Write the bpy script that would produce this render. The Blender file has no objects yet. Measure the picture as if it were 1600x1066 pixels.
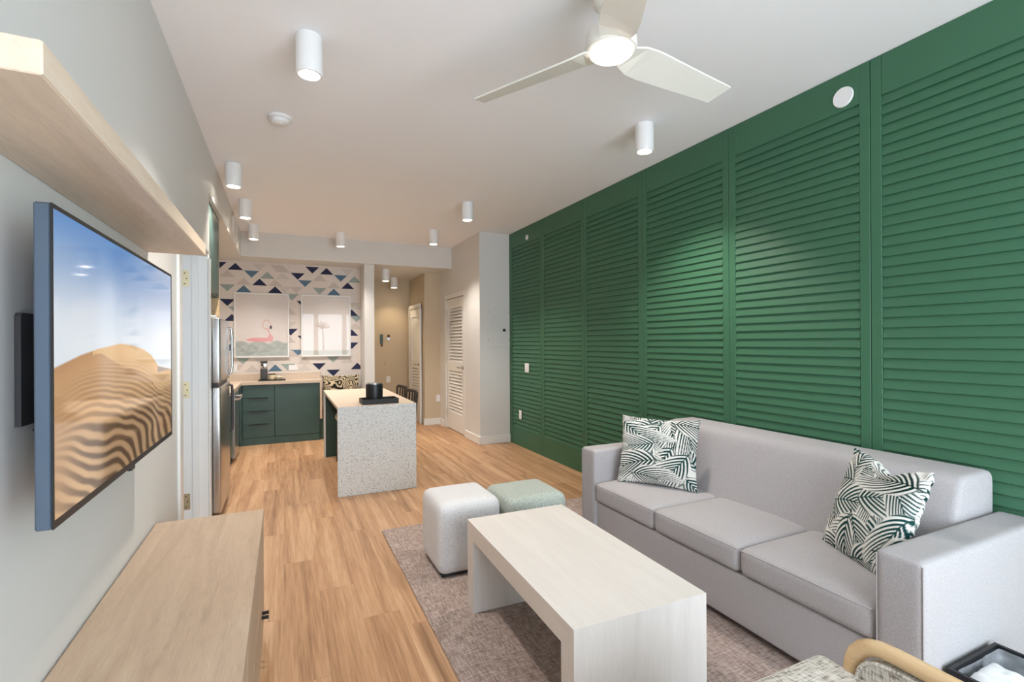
import bpy, bmesh, math, random
import numpy as np
from mathutils import Vector, Matrix
R = math.radians
SC = bpy.context.scene
COL = SC.collection
random.seed(7)
rng = np.random.default_rng(7)

# ---------------------------------------------------------------- camera, world, exposure
cam_d = bpy.data.cameras.new('camera'); cam = bpy.data.objects.new('camera', cam_d); COL.objects.link(cam)
cam_d.sensor_fit = 'HORIZONTAL'; cam_d.sensor_width = 36.0; cam_d.lens = 36.0*760/1600
cam_d.shift_y = 2.0/1600; cam_d.clip_start = 0.05; cam_d.clip_end = 200
TH = R(25.04); ROLL = R(0.3)
fw = Vector((math.sin(TH), math.cos(TH), 0)); r0 = Vector((math.cos(TH), -math.sin(TH), 0)); u0 = Vector((0, 0, 1))
rt = r0*math.cos(ROLL) - u0*math.sin(ROLL); up = u0*math.cos(ROLL) + r0*math.sin(ROLL)
cam.matrix_world = Matrix(((rt.x, up.x, -fw.x, 0), (rt.y, up.y, -fw.y, 0), (rt.z, up.z, -fw.z, 1.4), (0, 0, 0, 1)))
SC.camera = cam
EXPO = 0.58
SC.view_settings.view_transform = 'Standard'; SC.view_settings.look = 'None'
SC.view_settings.gamma = 1.0; SC.view_settings.use_curve_mapping = False
SC.view_settings.exposure = EXPO
W = bpy.data.worlds.new('sky'); SC.world = W; W.use_nodes = True
W.node_tree.nodes['Background'].inputs[0].default_value = (0.80, 0.90, 1.0, 1)
W.node_tree.nodes['Background'].inputs[1].default_value = 7.3

def area(name, loc, rot, sx, sy, energy, color=(1, 1, 1), portal=False):
    l = bpy.data.lights.new(name, 'AREA'); l.shape = 'RECTANGLE'; l.size = sx; l.size_y = sy
    l.energy = energy; l.color = color
    if portal: l.cycles.is_portal = True
    o = bpy.data.objects.new(name, l); COL.objects.link(o); o.location = loc; o.rotation_euler = rot
    return o
# sky portals in the window openings (they only guide sampling of the sky)
area('window_portal', (1.375, -1.45, 1.25), (R(90), 0, 0), 2.65, 2.4, 1, portal=True)
area('bedroom_portal', (-1.95, -1.45, 1.5), (R(90), 0, 0), 1.1, 1.2, 1, portal=True)

# ---------------------------------------------------------------- node helpers / materials
def srgb(r, g, b):
    f = lambda v: (v/255/12.92) if v/255 <= .04045 else ((v/255+.055)/1.055)**2.4
    return (f(r), f(g), f(b), 1)
MATS = {}
class NT:
    def __init__(s, name):
        s.m = bpy.data.materials.new(name); s.m.use_nodes = True; s.t = s.m.node_tree
        s.b = s.t.nodes['Principled BSDF']; s.out = s.t.nodes['Material Output']; MATS[name] = s.m
    def n(s, typ, **kw):
        n = s.t.nodes.new(typ)
        for k, v in kw.items():
            if k in n.inputs: n.inputs[k].default_value = v
            else: setattr(n, k, v)
        return n
    def l(s, a, b): s.t.links.new(a, b)
    def ramp(s, fac, stops):
        r = s.n('ShaderNodeValToRGB'); e = r.color_ramp.elements
        while len(e) < len(stops): e.new(0.5)
        for i, (p, c) in enumerate(stops): e[i].position = p; e[i].color = c
        s.l(fac, r.inputs[0]); return r.outputs[0]
    def coords(s, scale=(1, 1, 1), kind='Object', rnd=False, rot=(0, 0, 0)):
        tc = s.n('ShaderNodeTexCoord'); mp = s.n('ShaderNodeMapping')
        mp.inputs['Scale'].default_value = scale; mp.inputs['Rotation'].default_value = rot
        src = tc.outputs[kind]
        if rnd:
            oi = s.n('ShaderNodeObjectInfo'); mul = s.n('ShaderNodeVectorMath', operation='SCALE')
            cx = s.n('ShaderNodeCombineXYZ'); s.l(oi.outputs['Random'], cx.inputs[0]); s.l(oi.outputs['Random'], cx.inputs[1]); s.l(oi.outputs['Random'], cx.inputs[2])
            s.l(cx.outputs[0], mul.inputs[0]); mul.inputs['Scale'].default_value = 57.0
            ad = s.n('ShaderNodeVectorMath', operation='ADD'); s.l(src, ad.inputs[0]); s.l(mul.outputs[0], ad.inputs[1]); src = ad.outputs[0]
        s.l(src, mp.inputs[0]); return mp.outputs[0]
    def bump(s, h, strength=.2, dist=.01):
        b = s.n('ShaderNodeBump'); b.inputs['Strength'].default_value = strength; b.inputs['Distance'].default_value = dist
        s.l(h, b.inputs['Height']); s.l(b.outputs[0], s.b.inputs['Normal'])
def plain(name, col, rough=.5, metal=0, spec=.5, coat=0, noise=0, nscale=20):
    q = NT(name); q.b.inputs['Base Color'].default_value = col; q.b.inputs['Roughness'].default_value = rough
    q.b.inputs['Metallic'].default_value = metal; q.b.inputs['Specular IOR Level'].default_value = spec; q.b.inputs['Coat Weight'].default_value = coat
    if noise:
        v = q.coords((nscale,)*3); t = q.n('ShaderNodeTexNoise'); t.inputs['Scale'].default_value = 1; t.inputs['Detail'].default_value = 4; q.l(v, t.inputs[0])
        c2 = tuple(min(1, x*(1+noise)) for x in col[:3])+(1,); c1 = tuple(x*(1-noise) for x in col[:3])+(1,)
        q.l(q.ramp(t.outputs[0], [(.3, c1), (.7, c2)]), q.b.inputs['Base Color'])
    return q.m
def wood(name, c0, c1, c2, axis='Y', scale=1.0, rough=.5, rnd=False, contrast=1.0, dist=.6, along=1.2):
    q = NT(name); st = {'X': (along, 14, 14), 'Y': (14, along, 14), 'Z': (14, 14, along)}[axis]
    v = q.coords(tuple(x*scale for x in st), rnd=rnd)
    a = q.n('ShaderNodeTexNoise'); a.inputs['Scale'].default_value = 1.0; a.inputs['Detail'].default_value = 6; a.inputs['Distortion'].default_value = dist; q.l(v, a.inputs[0])
    v2 = q.coords(tuple(x*scale*9 for x in st), rnd=rnd)
    b = q.n('ShaderNodeTexNoise'); b.inputs['Scale'].default_value = 1.0; b.inputs['Detail'].default_value = 3; q.l(v2, b.inputs[0])
    mx = q.n('ShaderNodeMix', data_type='FLOAT'); mx.inputs[0].default_value = .35; q.l(a.outputs[0], mx.inputs[2]); q.l(b.outputs[0], mx.inputs[3])
    q.l(q.ramp(mx.outputs[0], [(.5-.18/contrast, c0), (.5, c1), (.5+.17/contrast, c2)]), q.b.inputs['Base Color'])
    q.b.inputs['Roughness'].default_value = rough
    q.bump(mx.outputs[0], .08, .003); return q.m
def fabric(name, c0, c1, scale=350, bump=.25, patt=0):
    q = NT(name); v = q.coords((scale, scale, scale*.6))
    a = q.n('ShaderNodeTexNoise'); a.inputs['Scale'].default_value = 1; a.inputs['Detail'].default_value = 2; q.l(v, a.inputs[0])
    q.l(q.ramp(a.outputs[0], [(.35, c0), (.65, c1)]), q.b.inputs['Base Color'])
    q.b.inputs['Roughness'].default_value = .9; q.b.inputs['Specular IOR Level'].default_value = .15; q.b.inputs['Sheen Weight'].default_value = .1
    q.bump(a.outputs[0], bump, .002); return q.m
def weave(name, c0, c1, c2, s=90):
    q = NT(name)
    def wv(sc):
        v = q.coords(sc); a = q.n('ShaderNodeTexNoise'); a.inputs['Scale'].default_value = 1; a.inputs['Detail'].default_value = 3; q.l(v, a.inputs[0]); return a.outputs[0]
    x = wv((s*2.2, s*.25, s*2.2)); y = wv((s*.25, s*2.2, s*.25)); z = wv((3, 3, 3))
    m = q.n('ShaderNodeMath', operation='ADD'); q.l(x, m.inputs[0]); q.l(y, m.inputs[1])
    m2 = q.n('ShaderNodeMath', operation='MULTIPLY_ADD'); q.l(z, m2.inputs[0]); m2.inputs[1].default_value = .25; q.l(m.outputs[0], m2.inputs[2])
    m3 = q.n('ShaderNodeMath', operation='MULTIPLY'); q.l(m2.outputs[0], m3.inputs[0]); m3.inputs[1].default_value = .44
    q.l(q.ramp(m3.outputs[0], [(.39, c0), (.49, c1), (.6, c2)]), q.b.inputs['Base Color'])
    q.b.inputs['Roughness'].default_value = .95; q.b.inputs['Specular IOR Level'].default_value = .1
    q.bump(m3.outputs[0], .4, .003); return q.m
def emit(name, col, strength):
    q = NT(name); q.b.inputs['Base Color'].default_value = (.8, .8, .8, 1)
    q.b.inputs['Emission Color'].default_value = col; q.b.inputs['Emission Strength'].default_value = strength; return q.m
def attr_mat(name, rough=.8, emission=0, spec=.3, coat=0):
    q = NT(name); a = q.n('ShaderNodeAttribute', attribute_name='Col')
    if emission:
        q.b.inputs['Base Color'].default_value = (.01, .01, .012, 1)
        q.l(a.outputs[0], q.b.inputs['Emission Color']); q.b.inputs['Emission Strength'].default_value = emission
    else: q.l(a.outputs[0], q.b.inputs['Base Color'])
    q.b.inputs['Roughness'].default_value = rough; q.b.inputs['Specular IOR Level'].default_value = spec; q.b.inputs['Coat Weight'].default_value = coat; q.b.inputs['Coat Roughness'].default_value = .02
    return q.m
def pane_mat(name, ior=1.45, tint=(1, 1, 1, 1)):
    q = NT(name); q.t.nodes.remove(q.b)
    tr = q.n('ShaderNodeBsdfTransparent'); tr.inputs[0].default_value = tint
    gl = q.n('ShaderNodeBsdfGlossy'); gl.inputs['Roughness'].default_value = .01
    fr = q.n('ShaderNodeFresnel'); fr.inputs[0].default_value = ior
    ge = q.n('ShaderNodeNewGeometry'); iv = q.n('ShaderNodeMath', operation='SUBTRACT'); iv.inputs[0].default_value = 1; q.l(ge.outputs['Backfacing'], iv.inputs[1])
    mu = q.n('ShaderNodeMath', operation='MULTIPLY'); q.l(fr.outputs[0], mu.inputs[0]); q.l(iv.outputs[0], mu.inputs[1])
    mx = q.n('ShaderNodeMixShader'); q.l(mu.outputs[0], mx.inputs[0]); q.l(tr.outputs[0], mx.inputs[1]); q.l(gl.outputs[0], mx.inputs[2])
    q.l(mx.outputs[0], q.out.inputs[0]); return q.m
def terrazzo(name):
    q = NT(name); v = q.coords((1, 1, 1)); 
    base = srgb(222, 224, 222)
    prev = None
    for sc, th, col in ((85, .19, srgb(148, 152, 150)), (135, .20, srgb(176, 174, 168)), (55, .115, srgb(105, 112, 112))):
        vo = q.n('ShaderNodeTexVoronoi', feature='F1'); vo.inputs['Scale'].default_value = sc; q.l(v, vo.inputs['Vector'])
        wn = q.n('ShaderNodeSeparateColor'); q.l(vo.outputs['Color'], wn.inputs[0])
        mul = q.n('ShaderNodeMath', operation='MULTIPLY'); q.l(wn.outputs[0], mul.inputs[0]); mul.inputs[1].default_value = th*2
        lt = q.n('ShaderNodeMath', operation='LESS_THAN'); q.l(vo.outputs['Distance'], lt.inputs[0]); q.l(mul.outputs[0], lt.inputs[1])
        mx = q.n('ShaderNodeMix', data_type='RGBA'); q.l(lt.outputs[0], mx.inputs[0])
        if prev is None: mx.inputs[6].default_value = base
        else: q.l(prev, mx.inputs[6])
        mx.inputs[7].default_value = col; prev = mx.outputs[2]
    q.l(prev, q.b.inputs['Base Color']); q.b.inputs['Roughness'].default_value = .3; return q.m

plain('wall_paint', srgb(218, 217, 214), .6, spec=.3)
plain('wall_warm', srgb(196, 184, 168), .6, spec=.3)
plain('wall_tan', srgb(204, 188, 162), .6, spec=.3)
plain('ceiling_paint', srgb(246, 246, 249), .8, spec=.2)
plain('white_trim', srgb(232, 232, 230), .35)
plain('green_paint', srgb(60, 106, 79), .45, spec=.4)
plain('kitchen_green', srgb(56, 82, 77), .38, noise=.1, nscale=5)
plain('steel', (.55, .55, .55, 1), .25, metal=1)
plain('chrome', (.75, .75, .75, 1), .12, metal=1)
plain('brass', srgb(200, 186, 150), .4, metal=.8)
plain('hinge_steel', srgb(225, 222, 210), .35, metal=.3)
plain('black_plastic', (.012, .012, .014, 1), .4)
plain('black_matte', (.02, .02, .022, 1), .6)
plain('dark_grey', (.05, .05, .055, 1), .45)
plain('tv_case', srgb(92, 106, 124), .35, metal=.5)
plain('white_plastic', srgb(238, 238, 238), .35)
plain('fan_white', srgb(232, 230, 222), .4)
plain('lamp_body', srgb(240, 240, 240), .4)
plain('cream', srgb(240, 225, 190), .6)
plain('paper_white', srgb(240, 240, 240), .8)
plain('brown_cushion', srgb(92, 66, 48), .8)
plain('beige_cushion', srgb(205, 190, 172), .9)
plain('dark_wood', srgb(62, 52, 44), .5, noise=.2)
plain('subfloor', srgb(110, 75, 45), .8)
wood('plank_wood', srgb(138, 100, 69), srgb(178, 138, 102), srgb(202, 165, 129), 'Y', .8, .42, rnd=True, contrast=1.05, dist=1.0, along=.55)
wood('console_wood', srgb(164, 142, 120), srgb(184, 161, 138), srgb(197, 176, 153), 'Y', 1.6, .5, contrast=.8)
wood('shelf_wood', srgb(206, 186, 166), srgb(222, 202, 180), srgb(232, 214, 194), 'Y', 1.6, .5, contrast=.8)
wood('table_wood', srgb(208, 203, 198), srgb(216, 211, 206), srgb(222, 218, 214), 'Z', 1.5, .5, contrast=.8)
wood('table_top_wood', srgb(210, 204, 198), srgb(216, 210, 204), srgb(221, 216, 210), 'Y', 1.5, .5, contrast=.8)
wood('chair_wood', srgb(206, 170, 122), srgb(222, 188, 142), srgb(232, 202, 160), 'Y', 2, .35)
fabric('sofa_fabric', srgb(166, 162, 164), srgb(188, 184, 185), 420)
fabric('white_fabric', srgb(200, 200, 202), srgb(220, 220, 221), 200)
fabric('sage_fabric', srgb(146, 158, 150), srgb(186, 192, 184), 150)
weave('rug_weave', srgb(128, 111, 103), srgb(160, 143, 136), srgb(186, 171, 163), 85)
weave('tweed', srgb(138, 128, 118), srgb(208, 202, 192), srgb(234, 229, 220), 110)
terrazzo('terrazzo')
plain('countertop', srgb(208, 190, 170), .35, noise=.06, nscale=60)
emit('lamp_glow', (1.0, .88, .7, 1), 14)
emit('fan_glow', (1.0, .93, .80, 1), 2.6)
pane_mat('glass_pane')
q = NT('liner_plastic'); q.b.inputs['Base Color'].default_value = (.75, .78, .82, 1); q.b.inputs['Roughness'].default_value = .12
q.b.inputs['Alpha'].default_value = .38
attr_mat('screen', .06, emission=.88*2**-EXPO, spec=.5)
attr_mat('print', .7); attr_mat('pillow_print', .9, spec=.1)
for nm, c in (('paper_base', (224, 216, 210)), ('paper_navy', (52, 56, 84)), ('paper_blue', (92, 122, 146)), ('paper_teal', (158, 170, 168)), ('paper_grey', (205, 196, 190)), ('paper_stripe', (212, 205, 200))):
    plain(nm, srgb(*c), .8, spec=.2)

# ---------------------------------------------------------------- mesh helpers
def BM(): return bmesh.new()
def box(bm, x0, x1, y0, y1, z0, z1, bev=0, seg=2):
    r = bmesh.ops.create_cube(bm, size=1)
    vs = r['verts']
    bmesh.ops.scale(bm, vec=(x1-x0, y1-y0, z1-z0), verts=vs)
    bmesh.ops.translate(bm, vec=((x0+x1)/2, (y0+y1)/2, (z0+z1)/2), verts=vs)
    if bev:
        es = list({e for v in vs for e in v.link_edges})
        bmesh.ops.bevel(bm, geom=es, offset=bev, segments=seg, profile=.5, affect='EDGES')
    return bm
def cyl(bm, p0, p1, r0_, r1_=None, n=20):
    r1_ = r0_ if r1_ is None else r1_
    p0 = Vector(p0); p1 = Vector(p1); d = p1-p0
    q = d.to_track_quat('Z', 'Y').to_matrix().to_4x4()
    r = bmesh.ops.create_cone(bm, cap_ends=True, segments=n, radius1=r0_, radius2=r1_, depth=d.length)
    bmesh.ops.transform(bm, matrix=Matrix.Translation((p0+p1)/2) @ q, verts=r['verts']); return bm
def lathe(bm, prof, cx=0, cy=0, n=28):
    rings = []
    for rr, z in prof:
        rings.append([bm.verts.new((cx+rr*math.cos(2*math.pi*i/n), cy+rr*math.sin(2*math.pi*i/n), z)) for i in range(n)])
    for a, b in zip(rings, rings[1:]):
        for i in range(n): bm.faces.new((a[i], a[(i+1) % n], b[(i+1) % n], b[i]))
    if prof[0][0] > 1e-4: bm.faces.new(rings[0][::-1])
    if prof[-1][0] > 1e-4: bm.faces.new(rings[-1])
    bmesh.ops.remove_doubles(bm, verts=bm.verts, dist=1e-5); bmesh.ops.recalc_face_normals(bm, faces=bm.faces); return bm
def tube(bm, pts, r, n=10, closed=False, sx=1, sy=1):
    pts = [Vector(p) for p in pts]; m = len(pts); rings = []
    for i, p in enumerate(pts):
        a = pts[(i-1) % m] if (closed or i > 0) else p; b = pts[(i+1) % m] if (closed or i < m-1) else p
        t = (b-a).normalized(); ref = Vector((0, 0, 1)) if abs(t.z) < .9 else Vector((0, 1, 0))
        u = t.cross(ref).normalized(); v = u.cross(t)
        rings.append([bm.verts.new(p+u*r*sx*math.cos(2*math.pi*k/n)+v*r*sy*math.sin(2*math.pi*k/n)) for k in range(n)])
    for i in range(m if closed else m-1):
        a = rings[i]; b = rings[(i+1) % m]
        for k in range(n): bm.faces.new((a[k], a[(k+1) % n], b[(k+1) % n], b[k]))
    if not closed: bm.faces.new(rings[0]); bm.faces.new(rings[-1][::-1])
    bmesh.ops.recalc_face_normals(bm, faces=bm.faces); return bm
def prism(bm, poly, a0, a1, axis='X'):
    """extrude a 2D polygon along an axis; poly in the other two axes (cyclic order)"""
    def mk(u, v, w): return {'X': (w, u, v), 'Y': (u, w, v), 'Z': (u, v, w)}[axis]
    A = [bm.verts.new(mk(u, v, a0)) for u, v in poly]; B = [bm.verts.new(mk(u, v, a1)) for u, v in poly]; n = len(poly)
    bm.faces.new(A); bm.faces.new(B[::-1])
    for i in range(n): bm.faces.new((A[i], B[i], B[(i+1) % n], A[(i+1) % n]))
    bmesh.ops.recalc_face_normals(bm, faces=bm.faces); return bm
def softbox(bm, x0, x1, y0, y1, z0, z1, r=.05, puff=0, n=10, taper=None, sidepuff=0):
    """rounded upholstered box with a crowned top"""
    h = ((x1-x0)/2, (y1-y0)/2, (z1-z0)/2); c = ((x0+x1)/2, (y0+y1)/2, (z0+z1)/2)
    def grid(hh):
        rr = min(r, hh*.99); s = [-hh]+[-hh+rr*(1-math.cos(t)) for t in (R(30), R(60))]+[-hh+rr]
        mid = [(-hh+rr)+(2*(hh-rr))*i/n for i in range(1, n)]
        return s+mid+[-v for v in reversed(s)]
    G = [grid(v) for v in h]; cache = {}
    def vert(p):
        key = tuple(round(v, 6) for v in p)
        if key in cache: return cache[key]
        rr = [min(r, v*.99) for v in h]
        inn = [max(-(h[i]-rr[i]), min(h[i]-rr[i], p[i])) for i in range(3)]
        d = Vector([p[i]-inn[i] for i in range(3)])
        if d.length > 1e-9:
            m = max(abs(v) for v in d); k = [d[i]/max(rr[i], 1e-6) for i in range(3)]; dn = Vector(k).normalized()
            q = [inn[i]+dn[i]*rr[i] for i in range(3)]
        else: q = list(p)
        ux = q[0]/h[0]; uy = q[1]/h[1]; uz = q[2]/h[2]
        if puff and q[2] > 0: q[2] += puff*max(0, 1-ux**4)*max(0, 1-uy**4)
        if sidepuff:
            q[0] += sidepuff*ux*max(0, 1-uz*uz)*max(0, 1-uy**4); q[1] += sidepuff*uy*max(0, 1-uz*uz)*max(0, 1-ux**4)
        if taper: q[0] *= 1-taper*(1-uy)/2
        cache[key] = bm.verts.new((q[0]+c[0], q[1]+c[1], q[2]+c[2])); return cache[key]
    for ax in range(3):
        a, b = [i for i in range(3) if i != ax]
        for sgn in (-1, 1):
            for i in range(len(G[a])-1):
                for j in range(len(G[b])-1):
                    vs = []
                    for ii, jj in ((i, j), (i+1, j), (i+1, j+1), (i, j+1)):
                        p = [0, 0, 0]; p[ax] = sgn*h[ax]; p[a] = G[a][ii]; p[b] = G[b][jj]; vs.append(vert(p))
                    if len(set(vs)) == 4:
                        try: bm.faces.new(vs)
                        except ValueError: pass
    bmesh.ops.recalc_face_normals(bm, faces=bm.faces); return bm
def tomesh(name, bm, mat, smooth=False):
    me = bpy.data.meshes.new(name); bm.to_mesh(me); bm.free()
    for m in (mat if isinstance(mat, (list, tuple)) else [mat]): me.materials.append(MATS[m])
    if smooth:
        me.shade_smooth()
        try: me.set_sharp_from_angle(angle=R(40))
        except Exception: pass
    return me
def tag(o, label=None, cat=None, group=None, kind=None):
    if label: o['label'] = label
    if cat: o['category'] = cat
    if group: o['group'] = group
    if kind: o['kind'] = kind
    return o
def link(name, me, parent=None, loc=(0, 0, 0)):
    o = bpy.data.objects.new(name, me); COL.objects.link(o); o.location = loc
    if parent is not None: o.parent = parent
    return o
def base_of(parent):
    v = Vector((0, 0, 0))
    while parent is not None: v += parent.location; parent = parent.parent
    return v
def part(parent, name, bm, mat, smooth=False, label=None):
    """bm in world coordinates; stored relative to the parent's origin"""
    off = base_of(parent); bmesh.ops.translate(bm, vec=-off, verts=bm.verts)
    o = link(name, tomesh(name, bm, mat, smooth), parent)
    if label: o['label'] = label
    return o
def thing(name, label, cat, loc=(0, 0, 0), group=None, kind=None):
    o = bpy.data.objects.new(name, None); COL.objects.link(o); o.location = loc; o.empty_display_size = .1
    return tag(o, label, cat, group, kind)
def solo(name, bm, mat, label, cat, group=None, kind=None, smooth=False, origin=None):
    if origin is None: origin = (0, 0, 0)
    bmesh.ops.translate(bm, vec=-Vector(origin), verts=bm.verts)
    return tag(link(name, tomesh(name, bm, mat, smooth), None, origin), label, cat, group, kind)
def struct(name, bm, mat, label, cat, **k): return solo(name, bm, mat, label, cat, kind='structure', **k)
def copy_tree(o, parent=None):
    c = o.copy(); COL.objects.link(c); c.parent = parent
    for ch in [x for x in o.children]: copy_tree(ch, c)
    return c
def grid_mesh(name, P, colors, mat, closed=False, smooth=True):
    """P (n,m,3) points, colors (n,m,3) linear"""
    n, m = P.shape[:2]; me = bpy.data.meshes.new(name)
    idx = np.arange(n*m).reshape(n, m)
    f = np.stack([idx[:-1, :-1], idx[1:, :-1], idx[1:, 1:], idx[:-1, 1:]], -1).reshape(-1, 4)
    me.from_pydata(P.reshape(-1, 3).tolist(), [], f.tolist())
    ca = me.color_attributes.new('Col', 'FLOAT_COLOR', 'POINT')
    a = np.ones((n*m, 4), np.float32); a[:, :3] = colors.reshape(-1, 3); ca.data.foreach_set('color', a.ravel())
    me.materials.append(MATS[mat]); me.update()
    if smooth: me.shade_smooth()
    return me
def lin(c): return np.array(srgb(*c)[:3])
def vnoise(x, y, seed=0):
    xi = np.floor(x).astype(int); yi = np.floor(y).astype(int); fx = x-xi; fy = y-yi
    fx = fx*fx*(3-2*fx); fy = fy*fy*(3-2*fy)
    def hsh(a, b):
        v = np.sin(a*127.1+b*311.7+seed*74.7)*43758.5453; return v-np.floor(v)
    return (hsh(xi, yi)*(1-fx)+hsh(xi+1, yi)*fx)*(1-fy)+(hsh(xi, yi+1)*(1-fx)+hsh(xi+1, yi+1)*fx)*fy
def smooth01(e0, e1, x):
    t = np.clip((x-e0)/(e1-e0), 0, 1); return t*t*(3-2*t)

# ================================================================ THE ROOM SHELL
XL, XR, CZ, SZ = -.53, 2.878, 2.915, 2.58
YB = -1.3          # window wall behind the camera
# floor
fl = struct('floor', box(BM(), -3.3, 3.05, -1.45, 9.35, -.12, -.014), 'subfloor', 'warm oak plank floor running the length of the room', 'floor')
PW, PL = .183, 1.22
pm = tomesh('plank', box(BM(), -PW/2+.0003, PW/2-.0003, -PL/2+.0003, PL/2-.0003, -.014, 0), 'plank_wood')
i = 0; x = XL+PW/2-.03
while x-PW/2 < XR:
    off = [0, .43, .83, .22, .62, 1.03][i % 6]+random.uniform(-.05, .05)
    y = YB-off+PL/2
    while y-PL/2 < 9.25:
        if y+PL/2 > YB: link('plank', pm, fl, (x, y, 0))
        y += PL
    x += PW; i += 1
# kitchen strip left of the room line
for k in range(4):
    y = 4.5
    while y < 8.0: link('plank', pm, fl, (XL-.03-PW/2-k*PW, y+.3*k, 0)); y += PL
# ceiling
struct('ceiling', box(BM(), -3.3, 3.05, -1.45, 9.35, CZ, CZ+.1), 'ceiling_paint', 'smooth white painted ceiling with fan and cylinder lamps', 'ceiling')
# left wall with doorway
bm = BM()
box(bm, XL-.18, XL, YB, 3.234, 0, CZ); box(bm, XL-.18, XL, 3.234, 4.347, 2.085, CZ); box(bm, XL-.18, XL, 4.347, 4.43, 0, CZ)
box(bm, -3.2, XL-.18, 4.347, 4.43, 0, CZ)
struct('wall_left', bm, 'wall_paint', 'pale grey wall carrying the television and long wooden shelf', 'wall')
struct('wall_bedroom', box(BM(), -3.3, -3.2, YB, 4.43, 0, CZ), 'wall_paint', 'far wall of bedroom beyond the open doorway', 'wall')
struct('wall_kitchen', box(BM(), -1.3, -1.2, 4.43, 7.95, 0, SZ), 'wall_warm', 'kitchen side wall behind refrigerator and counter', 'wall')
# soffits
bm = BM(); box(bm, -1.3, XL, 4.43, 7.45, SZ, CZ); box(bm, -1.3, 2.42, 7.45, 9.3, SZ, CZ)
struct('wall_soffit', bm, 'wall_paint', 'dropped soffit running above kitchen cabinets, niche and hallway', 'soffit')
# back wall + wallpaper
wb = struct('wall_back', box(BM(), -1.3, 1.08, 7.95, 8.05, 0, SZ), 'wall_paint', 'kitchen end wall papered with navy and grey triangles', 'wall')
bm = BM()
def quad(bm, pts, mi):
    f = bm.faces.new([bm.verts.new(p) for p in pts]); f.material_index = mi; return f
yw = 7.9485
quad(bm, [(-1.19, yw, 0), (1.08, yw, 0), (1.08, yw, SZ), (-1.19, yw, SZ)], 0)
MI = {'N': 1, 'B': 2, 'T': 3, 'G': 4, 'S': 5}
Z0, DZ, PER, TW = 2.557, .1043, 1.219, .2035
rows = [  # x, row, direction, colour   (row base line at Z0-DZ*row)
    (-.633, 1, 'u', 'N'), (-.43, 1, 'd', 'B'), (-.735, 2, 'u', 'G'), (-.226, 2, 'u', 'T'), (-.023, 1, 'u', 'G'), (-.023, 2, 'u', 'S'),
    (.18, 1, 'd', 'N'), (.383, 0, 'd', 'N'), (.28, 2, 'd', 'B'), (-.53, 3, 'u', 'G'), (-.327, 3, 'u', 'N'), (-.735, 3, 'd', 'T'),
    (-.53, 4, 'u', 'B'), (-.125, 4, 'u', 'N'), (-.125, 3, 'u', 'G'), (.16, 3, 'd', 'G'), (-.33, 0, 'd', 'S'), (-.1, 0, 'd', 'G'), (.0, 3, 'd', 'S')]
extra = [(-.735, 5, 'd', 'N'), (-.63, 6, 'd', 'T'), (.1, 4, 'd', 'T'), (.26, 5, 'd', 'N'), (.07, 7, 'u', 'G'), (.07, 8, 'd', 'S'), (.08, 9, 'd', 'N'), (.27, 10, 'd', 'N'), (.17, 12, 'd', 'B'),
    (.06, 11, 'u', 'G'), (.98, 5, 'd', 'G'), (.95, 7, 'u', 'N'), (1.02, 7, 'd', 'T'), (.95, 10, 'u', 'N'), (.95, 11, 'd', 'N'), (1.06, 12, 'u', 'T'), (1.0, 9, 'u', 'G'), (1.03, 6, 'u', 'S'),
    (-.68, 8, 'u', 'N'), (-.72, 10, 'd', 'T'), (-.7, 9, 'd', 'G'), (-.72, 12, 'u', 'N'), (-.03, 13, 'u', 'N'), (.52, 13, 'u', 'N'), (-.545, 13, 'd', 'T'), (.672, 13, 'd', 'T'), (.472, 14, 'd', 'N'),
    (-.129, 15, 'u', 'B'), (.675, 15, 'd', 'N'), (1.03, 15, 'u', 'N'), (.04, 14, 'd', 'T'), (.27, 14, 'u', 'G'), (.27, 15, 'u', 'S'), (-.43, 15, 'u', 'G'), (.88, 14, 'u', 'G'), (-.63, 14, 'd', 'G'), (.88, 13, 'd', 'S'), (-.33, 13, 'd', 'S'), (-.23, 14, 'u', 'S'), (.1, 13, 'u', 'G')]
tcount = [0]
seen = set()
def tri(x, row, d, c):
    key = (round(x*20), row, d)
    if key in seen: return
    seen.add(key); tcount[0] += 1; yw = 7.9479-tcount[0]*2e-5
    z = Z0-DZ*row; w = TW/2-.004; h = DZ-.004
    if x-w < -1.18 or x+w > 1.079:
        if x+w > 1.079 and x < 1.06:      # clipped by the niche edge
            xe = 1.079; t = (xe-x)/w
            pts = ([(x-w, yw, z), (xe, yw, z), (xe, yw, z+h*(1-t)), (x, yw, z+h)] if d == 'u' else [(x-w, yw, z), (x, yw, z-h), (xe, yw, z-h*(1-t)), (xe, yw, z)])
            quad(bm, pts, MI[c])
        return
    if d == 'u': quad(bm, [(x-w, yw, z), (x+w, yw, z), (x, yw, min(z+h, SZ-.001))], MI[c])
    else: quad(bm, [(x-w, yw, z), (x, yw, z-h), (x+w, yw, z)], MI[c])
for a in rows:
    tri(*a); tri(a[0]+PER, *a[1:]); tri(a[0]-PER, *a[1:])
for a in extra: tri(*a)
part(wb, 'wallpaper', bm, ['paper_base', 'paper_navy', 'paper_blue', 'paper_teal', 'paper_grey', 'paper_stripe'], label='cream wallpaper printed with navy, blue and grey triangles')
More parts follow.
